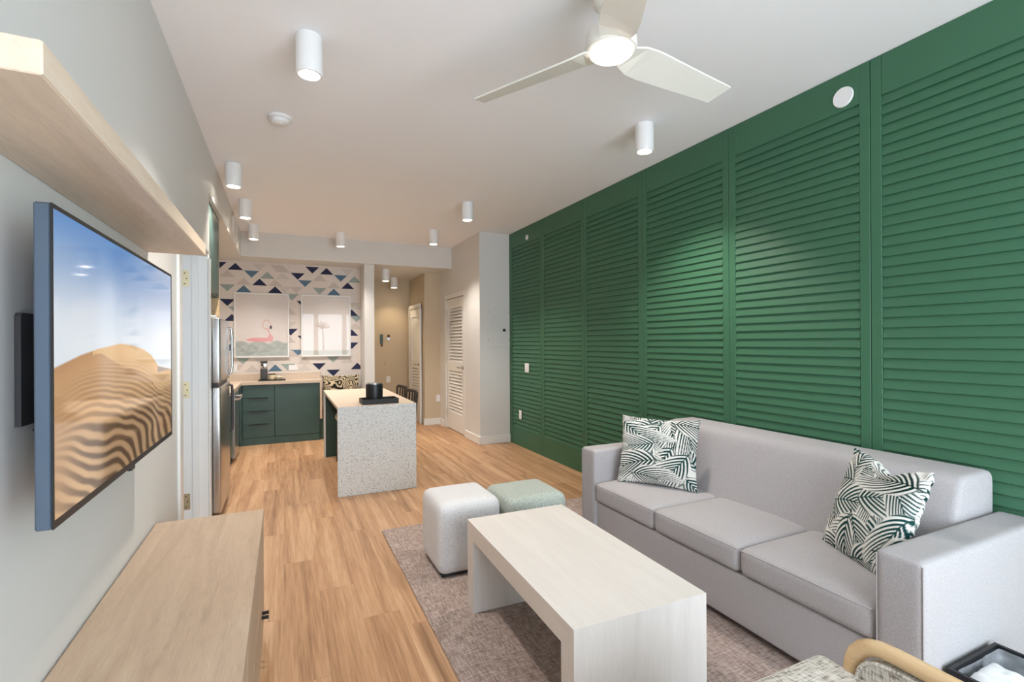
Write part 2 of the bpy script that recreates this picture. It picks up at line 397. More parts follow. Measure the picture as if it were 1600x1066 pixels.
# column between niche and hallway, hall walls
struct('wall_column', box(BM(), 1.08, 1.222, 7.5, 9.2, 0, SZ), 'wall_paint', 'narrow pale wall end between wallpapered niche and hallway', 'wall')
struct('wall_hall_end', box(BM(), 1.08, 2.4, 9.2, 9.3, 0, SZ), 'wall_tan', 'tan hallway end wall lit by a ceiling lamp', 'wall')
struct('wall_hall_side', box(BM(), 2.15, 2.6, 8.1, 9.2, 0, SZ), 'wall_tan', 'hallway return wall holding the far louvred door', 'wall')
bm = BM()
box(bm, 2.42, 2.52, 6.22, 6.86, 0, CZ); box(bm, 2.42, 2.52, 6.86, 7.80, 2.13, CZ); box(bm, 2.42, 2.52, 7.80, 8.1, 0, CZ); box(bm, 2.52, 3.0, 6.22, 6.3, 0, CZ); box(bm, 2.6, 2.7, 6.3, 8.1, 0, CZ)
struct('wall_closet', bm, 'wall_paint', 'closet wall corner beside the green louvred wall', 'wall')
# window wall behind the camera
bm = BM()
box(bm, XL, .05, YB-.15, YB, 0, CZ); box(bm, 2.7, 3.05, YB-.15, YB, 0, CZ); box(bm, .05, 2.7, YB-.15, YB, 2.45, CZ); box(bm, .05, 2.7, YB-.15, YB, 0, .05)
box(bm, -3.3, -2.5, YB-.15, YB, 0, CZ); box(bm, -1.4, XL, YB-.15, YB, 0, CZ); box(bm, -2.5, -1.4, YB-.15, YB, 2.1, CZ); box(bm, -2.5, -1.4, YB-.15, YB, 0, .9)
struct('wall_front', bm, 'wall_paint', 'window wall letting daylight into the room', 'wall')
w1 = thing('window_1', 'white framed sliding glass doors opposite the kitchen', 'window', (1.375, YB-.08, .05), kind='structure')
for k in range(3):
    a = .05+k*2.65/3; b = a+2.65/3
    bm = BM(); yq = YB-.08+(k % 2)*.0
    box(bm, a, a+.07, yq-.02, yq+.02, .05, 2.45); box(bm, b-.07, b, yq-.02, yq+.02, .05, 2.45); box(bm, a+.07, b-.07, yq-.02, yq+.02, .05, .15); box(bm, a+.07, b-.07, yq-.02, yq+.02, 2.36, 2.45)
    s = part(w1, 'sash', bm, 'white_trim')
    part(s, 'pane', box(BM(), a+.07, b-.07, yq-.003, yq+.003, .15, 2.36), 'glass_pane')
# baseboards
def baseboard(n, segs, label):
    bm = BM()
    for (x0, x1, y0, y1) in segs: box(bm, x0, x1, y0, y1, 0, .11, .003, 1)
    struct(n, bm, 'white_trim', label, 'baseboard')
baseboard('baseboard_closet', [(2.402, 2.42, 6.202, 6.80), (2.42, 2.876, 6.202, 6.22), (2.402, 2.42, 7.87, 8.08)], 'white baseboard wrapping the closet wall corner')
baseboard('baseboard_hall', [(2.132, 2.42, 8.082, 8.1), (2.132, 2.15, 8.1, 8.14), (1.222, 2.15, 9.182, 9.2)], 'white baseboard along the hallway walls')
baseboard('baseboard_left', [(XL, XL+.016, 2.66, 3.13)], 'white baseboard between wooden console and doorway')

# ---- green louvred wall: wall > louvre panel > slats
wr = struct('wall_right', box(BM(), XR+.012, 3.05, YB, 6.22, 0, CZ), 'green_paint', 'deep green wall of full-height louvred panels behind the sofa', 'wall')
SEAM = [6.218, 5.257, 4.332, 3.407, 2.482, 1.557, .632, -.293, -1.218]
LZ0, LZ1, SP = .235, 2.70, .0525
slat_cache = {}
def slat_mesh(w):
    k = round(w, 3)
    if k not in slat_cache:
        # cross-section in (x,z): tilted blade, lower edge proud towards the room (-x)
        poly = [(.0245, .0535), (.0125, .0005), (.0085, -.0045), (.0045, -.003), (.0045, .001), (.0175, .0535)]
        bm = BM(); prism(bm, [(u, v) for u, v in poly], -w/2, w/2, 'Y'); slat_cache[k] = tomesh('slat', bm, 'green_paint')
    return slat_cache[k]
for a, b in zip(SEAM, SEAM[1:]):
    y1, y0 = a-.001, b+.001
    lo, hi = y0+.054, y1-.054
    if a > 6: hi = y1-.10
    fx0 = XR-.012; fx1 = XR+.011
    bm = BM()
    for (p0, p1) in ((y0, lo), (hi, y1)):
        box(bm, fx0, fx1, p0+.0015, p1, 0, CZ-.001, .002, 1)
    box(bm, fx0, fx1, lo, hi, .0, LZ0, .002, 1); box(bm, fx0, fx1, lo, hi, LZ1, CZ-.001, .002, 1)
    pn = part(wr, 'louvre_panel', bm, 'green_paint')
    if b < .2: continue                      # beyond the picture edge: plain frame only
    n = int((LZ1-LZ0)/SP)
    for k in range(n):
        link('slat', slat_mesh(hi-lo-.002), pn, (XR-.018, (lo+hi)/2, LZ0+.003+k*(LZ1-LZ0)/n))
# door 1 : doorway in the left wall, leaf swung open into the bedroom
d1 = thing('door_1', 'white door frame with brass hinges beside the refrigerator', 'door', (XL-.09, 3.78, 0), kind='structure')
part(d1, 'jamb', box(BM(), XL-.18, XL, 4.327, 4.347, 0, 2.085), 'white_trim'); part(d1, 'jamb', box(BM(), XL-.18, XL, 3.234, 3.254, 0, 2.085), 'white_trim')
part(d1, 'head', box(BM(), XL-.18, XL, 3.254, 4.327, 2.065, 2.085), 'white_trim')
part(d1, 'door_stop', box(BM(), XL-.10, XL-.06, 4.315, 4.327, 0, 2.065), 'white_trim')
part(d1, 'casing', box(BM(), XL, XL+.016, 3.14, 3.236, 0, 2.06, .004, 1), 'white_trim'); part(d1, 'casing', box(BM(), XL, XL+.012, 4.345, 4.425, 0, 2.06, .004, 1), 'white_trim')
part(d1, 'casing', box(BM(), XL, XL+.016, 3.236, 4.345, 2.085, 2.10, .004, 1), 'white_trim')
lf = part(d1, 'leaf', box(BM(), XL-1.22, XL-.195, 4.285, 4.322, .01, 2.06), 'white_trim')
for z in (1.89, 1.055, .22):
    h = part(d1, 'hinge', box(BM(), XL-.18, XL-.118, 4.3245, 4.327, z-.06, z+.06), 'brass', label='brass butt hinge')
    cyl_bm = cyl(BM(), (XL-.186, 4.322, z-.06), (XL-.186, 4.322, z+.06), .007, n=12); part(h, 'hinge_pin', cyl_bm, 'brass')
    for dz in (-.04, 0, .04):
        part(h, 'screw', cyl(BM(), (XL-.145+(.012 if dz == 0 else 0), 4.3246, z+dz), (XL-.145+(.012 if dz == 0 else 0), 4.3235, z+dz), .005, n=8), 'dark_grey')
# door 2 : closet louvred door  (faces -x)
def louvre_door(name, label, x, y0, y1, z1, panels, slat_pitch, handle_y, hinge_y):
    d = thing(name, label, 'door', (x, (y0+y1)/2, 0), kind='structure')
    st = .11
    bm = BM(); box(bm, x, x+.035, y0, y0+st, .01, z1); box(bm, x, x+.035, y1-st, y1, .01, z1)
    zs = [.01]+[v for p in panels for v in p[:2]]+[z1]
    for a, b in zip(zs[::2], zs[1::2]): box(bm, x, x+.035, y0+st, y1-st, a, b)
    part(d, 'door_frame', bm, 'white_trim')
    for (a, b, kind) in panels:
        if kind == 'solid':
            part(d, 'door_panel', box(BM(), x+.012, x+.025, y0+st, y1-st, a, b), 'white_trim'); continue
        n = int((b-a)/slat_pitch)
        poly = [(.03, .042), (.008, -.002), (.002, .002), (.024, .046)]
        bm = BM(); prism(bm, poly, -(y1-y0)/2+st, (y1-y0)/2-st, 'Y'); me = tomesh('slat', bm, 'white_trim')
        for k in range(n): link('slat', me, d, (0, 0, a+k*(b-a)/n))
    c = BM(); box(c, x-.016, x+.002, y0-.075, y0-.004, 0, z1+.08, .004, 1); part(d, 'casing', c, 'white_trim')
    c = BM(); box(c, x-.016, x+.002, y1+.004, y1+.06, 0, z1+.08, .004, 1); part(d, 'casing', c, 'white_trim')
    c = BM(); box(c, x-.016, x+.002, y0-.004, y1+.004, z1+.008, z1+.08, .004, 1); part(d, 'casing', c, 'white_trim')
    h = part(d, 'handle', cyl(BM(), (x-.0, handle_y, 1.02), (x-.012, handle_y, 1.02), .028), 'steel', True)
    b2 = BM(); tube(b2, [(x-.012, handle_y, 1.02), (x-.05, handle_y, 1.02), (x-.055, handle_y+.02, 1.02), (x-.055, handle_y+.12, 1.02)], .009); part(h, 'lever', b2, 'steel', True)
    for z in (.25, 1.13, 1.88): part(d, 'hinge', box(BM(), x-.02, x-.012, hinge_y-.02, hinge_y+.025, z-.055, z+.055), 'hinge_steel')
    return d
louvre_door('door_2', 'white closet door with two louvred panels and lever handle', 2.435, 6.895, 7.765, 2.10, [(.28, .95, 'l'), (1.09, 1.95, 'l')], .048, 6.96, 7.765)
louvre_door('door_3', 'hallway door with louvred lower panel beyond the island chairs', 2.112, 8.28, 9.0, 2.0, [(.28, .95, 'l'), (1.09, 1.86, 'solid')], .048, 8.34, 9.0)

# ================================================================ LEFT WALL THINGS
# shelf
sh = thing('wall_shelf', 'long pale oak floating shelf above the television', 'shelf', (XL+.1, 1.74, 1.794))
part(sh, 'board', box(BM(), XL+.001, -.32, .933, 2.55, 1.794, 1.846, .002, 1), 'shelf_wood')
part(sh, 'edge_band', box(BM(), -.3205, -.3185, .935, 2.548, 1.796, 1.844), 'shelf_wood')
# television
TX, TY0, TY1, TZ0, TZ1 = -.415, 1.25, 2.365, 1.035, 1.68
tv = thing('television', 'flat screen television showing a rippled sand dune under blue sky', 'television', (TX-.02, 1.81, TZ0))
part(tv, 'case', box(BM(), TX-.028, TX-.002, TY0, TY1, TZ0, TZ1, .003, 1), 'tv_case', label='blue grey metal case')
part(tv, 'rear_housing', box(BM(), TX-.06, TX-.028, TY0+.12, TY1-.12, TZ0+.04, TZ0+.4, .01, 2), 'black_plastic')
bm = BM(); bw = .009
box(bm, TX-.002, TX+.001, TY0, TY1, TZ0, TZ0+.016); box(bm, TX-.002, TX+.001, TY0, TY1, TZ1-bw, TZ1); box(bm, TX-.002, TX+.001, TY0, TY0+.006, TZ0+.016, TZ1-bw); box(bm, TX-.002, TX+.001, TY1-bw, TY1, TZ0+.016, TZ1-bw)
bz = part(tv, 'bezel', bm, 'black_plastic'); part(bz, 'receiver_bump', box(BM(), TX-.01, TX, 1.79, 1.83, TZ0-.012, TZ0), 'black_plastic')
def dune_picture(n, m):
    u, v = np.meshgrid(np.linspace(0, 1, m), np.linspace(0, 1, n))    # v from top
    ridge = np.interp(u, [0, .128, .237, .396, .508, .62, .715, .76, .80, 1.0], [.513, .476, .454, .434, .443, .465, .50, .535, .565, .60])
    t = smooth01(0, .5, v+.10*(u-.5)*-1)
    sky = lin((66, 132, 196))[None, None]*(1-t[..., None])+lin((226, 236, 244))[None, None]*t[..., None]
    w = np.clip(smooth01(.3, 1, u)*.75, 0, 1)[..., None]; sky = sky*(1-w*.55)+lin((236, 240, 246))[None, None]*w*.55
    # sand
    q = np.clip((v-ridge)/(1-ridge+1e-6), 0, 1)
    warp = .075*vnoise(u*5, v*6, 1)+.012*vnoise(u*14, v*16, 2)
    ph = (np.log(.14+q*.86)*13.0 - (u*9.0)*(.5+q) + warp*30)
    rip = smooth01(-.75, .75, np.sin(ph*5.6))
    amp = smooth01(.06, .2, q)*smooth01(.0, .25, u+.1*q)*(.35+.65*smooth01(.2, .7, q))
    shade = lin((186, 142, 100)); lightc = lin((222, 182, 138)); dark = lin((66, 48, 38))
    far = smooth01(.0, .12, q)[..., None]
    base = shade*(1-.25*far)+lightc*(.25*far)
    crest = (np.interp(u, [0, .25, .4, .75, 1], [.0, .02, .10, .14, .1]) > (v-ridge)) & (u > .2)
    base = np.where((crest)[..., None], lin((226, 184, 132))[None, None], base)
    sh_ = smooth01(.60, .82, v-.30*(u-.55)*-.5)[..., None]*smooth01(.12, .35, u)[..., None]
    base = base*(1-.45*sh_)
    sand = base*(1-amp[..., None]*.75)+amp[..., None]*.75*(dark*(1-rip[..., None])+lightc*rip[..., None]*(1-.35*sh_))
    flat = (u > .79) & (v > .56) & (v < .60)
    sand = np.where(flat[..., None], lin((150, 140, 132))[None, None], sand)
    k_ = np.clip((v-ridge)*220+.5, 0, 1)[..., None]; return sky*(1-k_)+sand*k_
n, m = 230, 380
vv, uu = np.meshgrid(np.linspace(0, 1, n), np.linspace(0, 1, m), indexing='ij')
P = np.stack([np.full_like(uu, TX), TY0+.006+(TY1-TY0-.015)*uu, TZ1-bw-(TZ1-TZ0-.025)*vv], -1)-np.array(tv.location)
link('screen', grid_mesh('screen', P, dune_picture(n, m), 'screen', smooth=False), tv)['label'] = 'glossy screen with desert dune picture'
tm = thing('television_mount', 'black metal wall mount holding the television', 'mount', (XL+.02, 1.5, 1.2))
bm = BM(); prism(bm, [(1.405, 1.222), (1.405, 1.462), (1.412, 1.47), (1.49, 1.47), (1.50, 1.46), (1.50, 1.42), (1.475, 1.39), (1.465, 1.345), (1.475, 1.30), (1.50, 1.27), (1.50, 1.235), (1.49, 1.222)], XL+.001, XL+.012, 'X')
part(tm, 'wall_plate', bm, 'dark_grey')
bm = BM(); tube(bm, [(XL+.012, 1.485, 1.39), (XL+.03, 1.48, 1.375), (XL+.035, 1.475, 1.345), (XL+.03, 1.48, 1.315), (XL+.012, 1.485, 1.30)], .004); part(tm, 'chrome_edge', bm, 'chrome', True)
part(tm, 'arm', box(BM(), XL+.012, XL+.03, 1.5, 2.1, 1.30, 1.39), 'black_plastic')
part(tm, 'rail', box(BM(), XL+.03, TX-.061, 1.56, 1.6, 1.15, 1.45), 'black_plastic'); part(tm, 'rail', box(BM(), XL+.03, TX-.061, 2.0, 2.04, 1.15, 1.45), 'black_plastic')
bm = BM(); tube(bm, [(XL+.02, 1.45, 1.21), (XL+.03, 1.44, 1.19), (XL+.03, 1.45, 1.15), (XL+.03, 1.5, 1.12), (XL+.03, 1.6, 1.13)], .006); part(tm, 'cable', bm, 'black_plastic', True)
# console / dresser
DX0, DX1, DY0, DY1, DH = XL+.006, -.095, .96, 2.643, .60
ds = thing('media_console', 'low oak console with drawers below the television', 'console', ((DX0+DX1)/2, 1.8, 0))
part(ds, 'top', box(BM(), DX0, DX1, DY0, DY1, DH-.022, DH, .002, 1), 'console_wood')
part(ds, 'body', box(BM(), DX0+.005, DX1-.02, DY0+.005, DY1-.005, .07, DH-.022), 'console_wood')
part(ds, 'plinth', box(BM(), DX0+.03, DX1-.06, DY0+.03, DY1-.03, 0, .07), 'dark_wood')
for k in range(3):
    a = DY0+.005+k*(DY1-DY0-.01)/3+.002; b = DY0+.005+(k+1)*(DY1-DY0-.01)/3-.002
    for (z0, z1) in ((.075, .315), (.32, .565)):
        f = part(ds, 'drawer_front', box(BM(), DX1-.02, DX1-.002, a, b, z0, z1, .002, 1), 'console_wood')
    if k != 2: part(f, 'finger_pull', box(BM(), DX1-.018, DX1-.0025, b-.19, b-.02, DH-.034, DH-.023), 'cream', label='pale cut-out finger pull')
for dy in (-.020, .020):
    part(f, 'pull_bar', box(BM(), DX1-.002, DX1+.026, 2.40+dy-.0045, 2.40+dy+.0045, .2, .212), 'black_plastic', label='short black pull')

# ================================================================ KITCHEN
# refrigerator
FX, FY0, FY1, FH = -.46, 4.452, 5.15, 1.605
fr = thing('refrigerator', 'stainless top-freezer refrigerator beside the doorway', 'refrigerator', (-.8, 4.8, 0))
part(fr, 'body', box(BM(), -1.16, FX-.075, FY0+.005, FY1-.005, .03, FH-.01), 'dark_grey')
part(fr, 'toe_grille', box(BM(), -1.1, FX-.09, FY0+.02, FY1-.02, 0, .03), 'black_plastic')
dU = part(fr, 'freezer_door', box(BM(), FX-.07, FX, FY0, FY1, 1.085, FH, .014, 4), 'steel', True)
dL = part(fr, 'lower_door', box(BM(), FX-.07, FX, FY0, FY1, .06, 1.06, .014, 4), 'steel', True)
part(fr, 'door_gap', box(BM(), FX-.072, FX-.02, FY0+.01, FY1-.01, 1.06, 1.085), 'black_plastic')
bm = BM(); tube(bm, [(FX, FY1-.05, 1.12), (FX+.02, FY1-.05, 1.14), (FX+.024, FY1-.05, 1.2), (FX+.024, FY1-.05, 1.48), (FX+.02, FY1-.05, 1.53), (FX, FY1-.05, 1.55)], .012); part(dU, 'handle', bm, 'chrome', True)
bm = BM(); tube(bm, [(FX, FY1-.05, 1.03), (FX+.02, FY1-.05, 1.02), (FX+.024, FY1-.05, .98), (FX+.024, FY1-.05, .66), (FX+.02, FY1-.05, .62), (FX, FY1-.05, .6)], .012); part(dL, 'handle', bm, 'dark_grey', True)
part(fr, 'hinge_cover', box(BM(), FX-.1, FX-.03, FY0+.02, FY0+.1, FH-.002, FH+.02, .005, 1), 'white_plastic')
# wall cabinet above it
wc = thing('wall_cabinet', 'green wall cabinet above the refrigerator', 'cabinet', (-.86, 4.9, 1.83))
part(wc, 'body', box(BM(), -1.16, -.58, 4.452, 5.34, 1.83, SZ-.002), 'kitchen_green')
for (a, b) in ((4.454, 4.894), (4.898, 5.338)):
    d = part(wc, 'door', box(BM(), -.579, -.56, a, b, 1.835, SZ-.006, .002, 1), 'kitchen_green')
    part(d, 'handle', box(BM(), -.56, -.545, (a+b)/2-.08, (a+b)/2+.08, 1.837, 1.85), 'black_plastic')
part(wc, 'end_panel', box(BM(), -1.16, -.56, 5.341, 5.36, 1.66, SZ-.002), 'chair_wood', label='warm wood end panel')
# left run base cabinet, dishwasher
bc = thing('base_cabinet', 'dark green base cabinet between refrigerator and dishwasher', 'cabinet', (-.86, 5.85, 0))
part(bc, 'body', box(BM(), -1.16, -.575, 5.17, 6.54, .1, .83), 'kitchen_green'); part(bc, 'toe_kick', box(BM(), -1.16, -.58, 5.17, 6.54, 0, .1), 'kitchen_green')
for (a, b) in ((5.172, 5.853), (5.857, 6.538)):
    d = part(bc, 'door', box(BM(), -.574, -.555, a, b, .105, .825, .002, 1), 'kitchen_green'); part(d, 'handle', box(BM(), -.555, -.54, (a+b)/2-.08, (a+b)/2+.08, .81, .822), 'black_plastic')
dw = thing('dishwasher', 'built-in dishwasher with steel door and bar handle', 'dishwasher', (-.86, 6.85, 0))
part(dw, 'body', box(BM(), -1.16, -.57, 6.55, 7.14, .03, .825), 'black_plastic')
d = part(dw, 'door', box(BM(), -.57, -.535, 6.552, 7.138, .05, .82, .004, 1), 'steel')
bm = BM(); tube(bm, [(-.535, 6.6, .74), (-.49, 6.6, .745), (-.485, 6.62, .745), (-.485, 7.07, .745), (-.49, 7.09, .745), (-.535, 7.09, .74)], .011); part(d, 'handle', bm, 'chrome', True)
cf = thing('corner_cabinet', 'narrow dark green corner cabinet beside the dishwasher', 'cabinet', (-.86, 7.5, 0))
part(cf, 'body', box(BM(), -1.16, -.56, 7.15, 7.94, .1, .83), 'kitchen_green'); part(cf, 'toe_kick', box(BM(), -1.16, -.565, 7.15, 7.94, 0, .1), 'kitchen_green'); part(cf, 'filler', box(BM(), -.559, -.535, 7.55, 7.575, 0, .83), 'kitchen_green')
# back run: drawers and door
dr = thing('drawer_cabinet', 'dark green kitchen cabinet with four drawers', 'cabinet', (-.33, 7.76, 0))
part(dr, 'body', box(BM(), -.533, -.134, 7.592, 7.94, .1, .83), 'kitchen_green'); part(dr, 'toe_kick', box(BM(), -.533, -.134, 7.575, 7.94, 0, .1), 'kitchen_green')
for k in range(4):
    z0 = .104+k*.1825; z1 = z0+.178
    d = part(dr, 'drawer', box(BM(), -.526, -.136, 7.57, 7.591, z0, z1, .002, 1), 'kitchen_green')
    if k < 4: part(d, 'pull', box(BM(), -.45, -.21, 7.558, 7.572, z1-.008, z1+.002), 'black_plastic', label='black edge pull')
cb = thing('door_cabinet', 'dark green kitchen cabinet with one wide flat door', 'cabinet', (.17, 7.76, 0))
part(cb, 'body', box(BM(), -.132, .455, 7.592, 7.94, .1, .83), 'kitchen_green'); part(cb, 'toe_kick', box(BM(), -.132, .455, 7.575, 7.94, 0, .1), 'kitchen_green')
d = part(cb, 'door', box(BM(), -.13, .453, 7.57, 7.591, .104, .826, .002, 1), 'kitchen_green'); part(d, 'pull', box(BM(), -.05, .2, 7.558, 7.572, .818, .827), 'black_plastic', label='black edge pull')
ct = thing('kitchen_counter', 'cream stone kitchen countertop with short backsplash', 'countertop', (-.3, 7.6, .832))
bm = BM(); prism(bm, [(-1.19, 5.16), (-.535, 5.16), (-.535, 7.55), (.49, 7.55), (.49, 7.944), (-1.19, 7.944)], .832, .87, 'Z'); part(ct, 'slab', bm, 'countertop')
part(ct, 'backsplash', box(BM(), -1.18, .49, 7.925, 7.946, .87, .965), 'countertop')
part(ct, 'end_panel', box(BM(), .457, .487, 7.552, 7.944, .31, .832), 'countertop')
part(ct, 'cooktop', box(BM(), -1.08, -.62, 5.9, 6.5, .87, .876), 'black_plastic')
# bench in the niche
be = thing('niche_bench', 'built-in bench with brown cushion between counter and hallway', 'bench', (.78, 7.76, 0))
part(be, 'base', box(BM(), .49, 1.078, 7.6, 7.94, .0, .305), 'kitchen_green'); part(be, 'toe_kick', box(BM(), .458, .489, 7.6, 7.9, 0, .3), 'kitchen_green')
part(be, 'seat_cushion', softbox(BM(), .492, 1.076, 7.57, 7.94, .307, .46, .03), 'brown_cushion', True)
# framed prints
def art_flamingo(u, v):
    c = np.ones(u.shape+(3,))*lin((226, 220, 218))
    sea = smooth01(.76, .80, v+.02*np.sin(u*18)+.015*vnoise(u*12, v*12, 5)); seac = lin((178, 186, 184))*(.85+.3*vnoise(u*16, v*50, 6))[..., None]
    c = c*(1-sea[..., None])+seac*sea[..., None]
    m = ((u-.45)/.25)**2+((v-.735)/.035)**2 < 1; c = np.where(m[..., None], lin((228, 168, 174)), c)
    m = ((u-.66)/.055)**2+((v-.71)/.06)**2 < 1; c = np.where(m[..., None], lin((230, 176, 180)), c)
    r = np.sqrt(((u-.59)/.075)**2+((v-.49)/.075)**2); m = (np.abs(r-1) < .16) & ~((u > .59) & (v > .52)); c = np.where(m[..., None], lin((222, 196, 192)), c)
    m = (np.abs(u-(.64+.03*np.sin(v*20))) < .016) & (v > .54) & (v < .7); c = np.where(m[..., None], lin((226, 182, 184)), c)
    m = ((u-.67)/.022)**2+((v-.53)/.03)**2 < 1; c = np.where(m[..., None], lin((70, 66, 76)), c)
    return c
def art_palm(u, v):
    c = np.ones(u.shape+(3,))*lin((226, 220, 217))
    sea = smooth01(.9, .93, v)[..., None]; c = c*(1-sea)+lin((196, 196, 190))*sea
    m = (np.abs(u-(.42+.05*(v-.5))) < .012) & (v > .52) & (v < .92); c = np.where(m[..., None], lin((188, 176, 160)), c)
    for k in range(7):
        a = R(-160+k*24); du = u-.42; dv = (v-.54)*1.3; s = du*math.cos(a)+dv*math.sin(a); t = -du*math.sin(a)+dv*math.cos(a)-.6*s*s
        m = (s > 0) & (s < .16) & (np.abs(t) < .012*(1-s/.2)+.01*np.abs(np.sin(s*90))); c = np.where(m[..., None], lin((190, 168, 150)), c)
    return c
for (x0, x1, fn, lab) in ((-.655, .06, art_flamingo, 'white framed print of a pink flamingo float at sea'), (.221, .93, art_palm, 'white framed faint palm print nearer the hallway')):
    z0, z1 = 1.197, 2.132; yf = 7.93; t = .022
    a = thing('framed_print', lab, 'picture', ((x0+x1)/2, 7.94, z0), 'framed prints on the wallpaper')
    bm = BM(); box(bm, x0, x1, yf-.015, 7.946, z0, z0+t, .002, 1); box(bm, x0, x1, yf-.015, 7.946, z1-t, z1, .002, 1); box(bm, x0, x0+t, yf-.015, 7.946, z0+t, z1-t, .002, 1); box(bm, x1-t, x1, yf-.015, 7.946, z0+t, z1-t, .002, 1)
    part(a, 'frame', bm, 'white_trim')
    vv, uu = np.meshgrid(np.linspace(0, 1, 120), np.linspace(0, 1, 90), indexing='ij')
    P = np.stack([x0+t+(x1-x0-2*t)*uu, np.full_like(uu, yf+.004), z1-t-(z1-z0-2*t)*vv], -1)-np.array(a.location)
    link('print', grid_mesh('print', P, fn(uu, vv), 'print', smooth=False), a)
    part(a, 'glass', box(BM(), x0+t, x1-t, yf-.006, yf-.004, z0+t, z1-t), 'glass_pane')
# outlets on wallpaper
def outlet(name, label, cat, c, axis, w, h, mat='white_plastic', slots=True, group=None):
    x, y, z = c; o = thing(name, label, cat, c, group)
    if axis == 'Y':
        part(o, 'plate', box(BM(), x-w/2, x+w/2, y-.006, y, z-h/2, z+h/2, .002, 1), mat)
        if slots:
            for dz in (-.02, .02): part(o, 'socket', box(BM(), x-.017, x+.017, y-.008, y-.006, z+dz-.014, z+dz+.014), 'dark_grey' if mat != 'white_plastic' else 'paper_white')
    else:
        part(o, 'plate', box(BM(), x-.006, x, y-w/2, y+w/2, z-h/2, z+h/2, .002, 1), mat)
        if slots == 'rocker':
            for dy in (-.023, .023): part(o, 'rocker', box(BM(), x-.010, x-.006, y+dy-.017, y+dy+.017, z-.033, z+.033, .001, 1), 'paper_white')
        elif slots:
            for dz in (-.02, .02): part(o, 'socket', box(BM(), x-.008, x-.006, y-.017, y+.017, z+dz-.014, z+dz+.014), 'paper_white')
    return o
outlet('wall_outlet', 'small white outlet on wallpaper near refrigerator', 'outlet', (-.655, 7.947, 1.055), 'Y', .075, .115)
outlet('wall_outlet', 'white double outlet on wallpaper right of coffee tray', 'outlet', (.111, 7.947, 1.04), 'Y', .12, .08, slots=False)
# coffee tray things
tr = solo('serving_tray', box(BM(), -.34, .01, 7.66, 7.86, .871, .885, .003, 1), 'black_matte', 'flat black tray under coffee maker on kitchen counter', 'tray')
cm = thing('coffee_maker', 'slim black coffee maker with silver top on tray', 'coffee maker', (-.27, 7.77, .886))
part(cm, 'body', box(BM(), -.315, -.225, 7.70, 7.84, .886, 1.045, .012, 3), 'dark_grey', True); part(cm, 'water_tank', box(BM(), -.312, -.228, 7.71, 7.83, 1.045, 1.13, .012, 3), 'chrome', True); part(cm, 'lid', box(BM(), -.318, -.222, 7.70, 7.84, 1.13, 1.15, .006, 2), 'dark_grey', True)
mg = thing('mug_basket', 'cream pod holder with black rim on coffee tray', 'holder', (-.165, 7.75, .886))
part(mg, 'cup', lathe(BM(), [(.036, .886), (.042, .90), (.044, .955), (.0, .955)], -.165, 7.75), 'cream', True); part(mg, 'rim', lathe(BM(), [(.0, .955), (.046, .955), (.046, .967), (0, .967)], -.165, 7.75), 'black_plastic', True)
sd = thing('sugar_dish', 'small pale dish of packets on coffee tray', 'dish', (-.08, 7.74, .886))
part(sd, 'bowl', lathe(BM(), [(.03, .886), (.05, .91), (.055, .925), (.045, .92), (0, .90)], -.08, 7.74), 'cream', True); part(sd, 'packets', box(BM(), -.10, -.06, 7.725, 7.755, .905, .935, .003, 1), 'paper_white')
# ISLAND
IX0, IX1, IY0, IY1, IH = .43, 1.15, 4.662, 6.45, .818
isl = thing('kitchen_island', 'white terrazzo waterfall island table with green end panel', 'island', ((IX0+IX1)/2, 5.55, 0))
part(isl, 'top', box(BM(), IX0, IX1, IY0, IY1, IH-.03, IH, .002, 1), 'countertop')
part(isl, 'waterfall_panel', box(BM(), IX0, IX1, IY0, IY0+.03, 0, IH-.0305, .002, 1), 'terrazzo', label='speckled white terrazzo panel')
part(isl, 'top_edge', box(BM(), IX0, IX1, IY0-.0015, IY0, IH-.03, IH-.001), 'terrazzo')
part(isl, 'end_panel', box(BM(), IX0+.02, IX1-.02, IY1-.06, IY1-.025, 0, IH-.03), 'kitchen_green', label='dark green support panel'); part(isl, 'end_panel_edge', box(BM(), IX0+.0, IX0+.02, IY1-.07, IY1-.02, 0, IH-.03), 'white_trim')
part(isl, 'apron', box(BM(), IX0+.03, IX1-.03, IY0+.03, IY1-.06, IH-.06, IH-.03), 'kitchen_green')
ty = thing('display_tray', 'black rectangular tray under the ice bucket on island', 'tray', (.825, 4.83, IH+.001))
part(ty, 'base', box(BM(), .655, .995, 4.72, 4.935, IH+.001, IH+.008), 'black_matte')
for (a, b, c_, d_) in ((.655, .995, 4.72, 4.73), (.655, .995, 4.925, 4.935), (.655, .665, 4.73, 4.925), (.985, .995, 4.73, 4.925)): part(ty, 'rim', box(BM(), a, b, c_, d_, IH+.008, IH+.048), 'black_matte')
ib = thing('ice_bucket', 'black cylindrical ice bucket with silver lid on tray', 'ice bucket', (.783, 4.83, IH+.009))
part(ib, 'bucket', lathe(BM(), [(.076, IH+.009), (.079, IH+.02), (.080, IH+.175), (.078, IH+.185), (0, IH+.185)], .783, 4.83, 40), 'black_plastic', True); part(ib, 'lid', lathe(BM(), [(0, IH+.185), (.078, IH+.185), (.076, IH+.196), (0, IH+.2)], .783, 4.83, 40), 'steel', True)
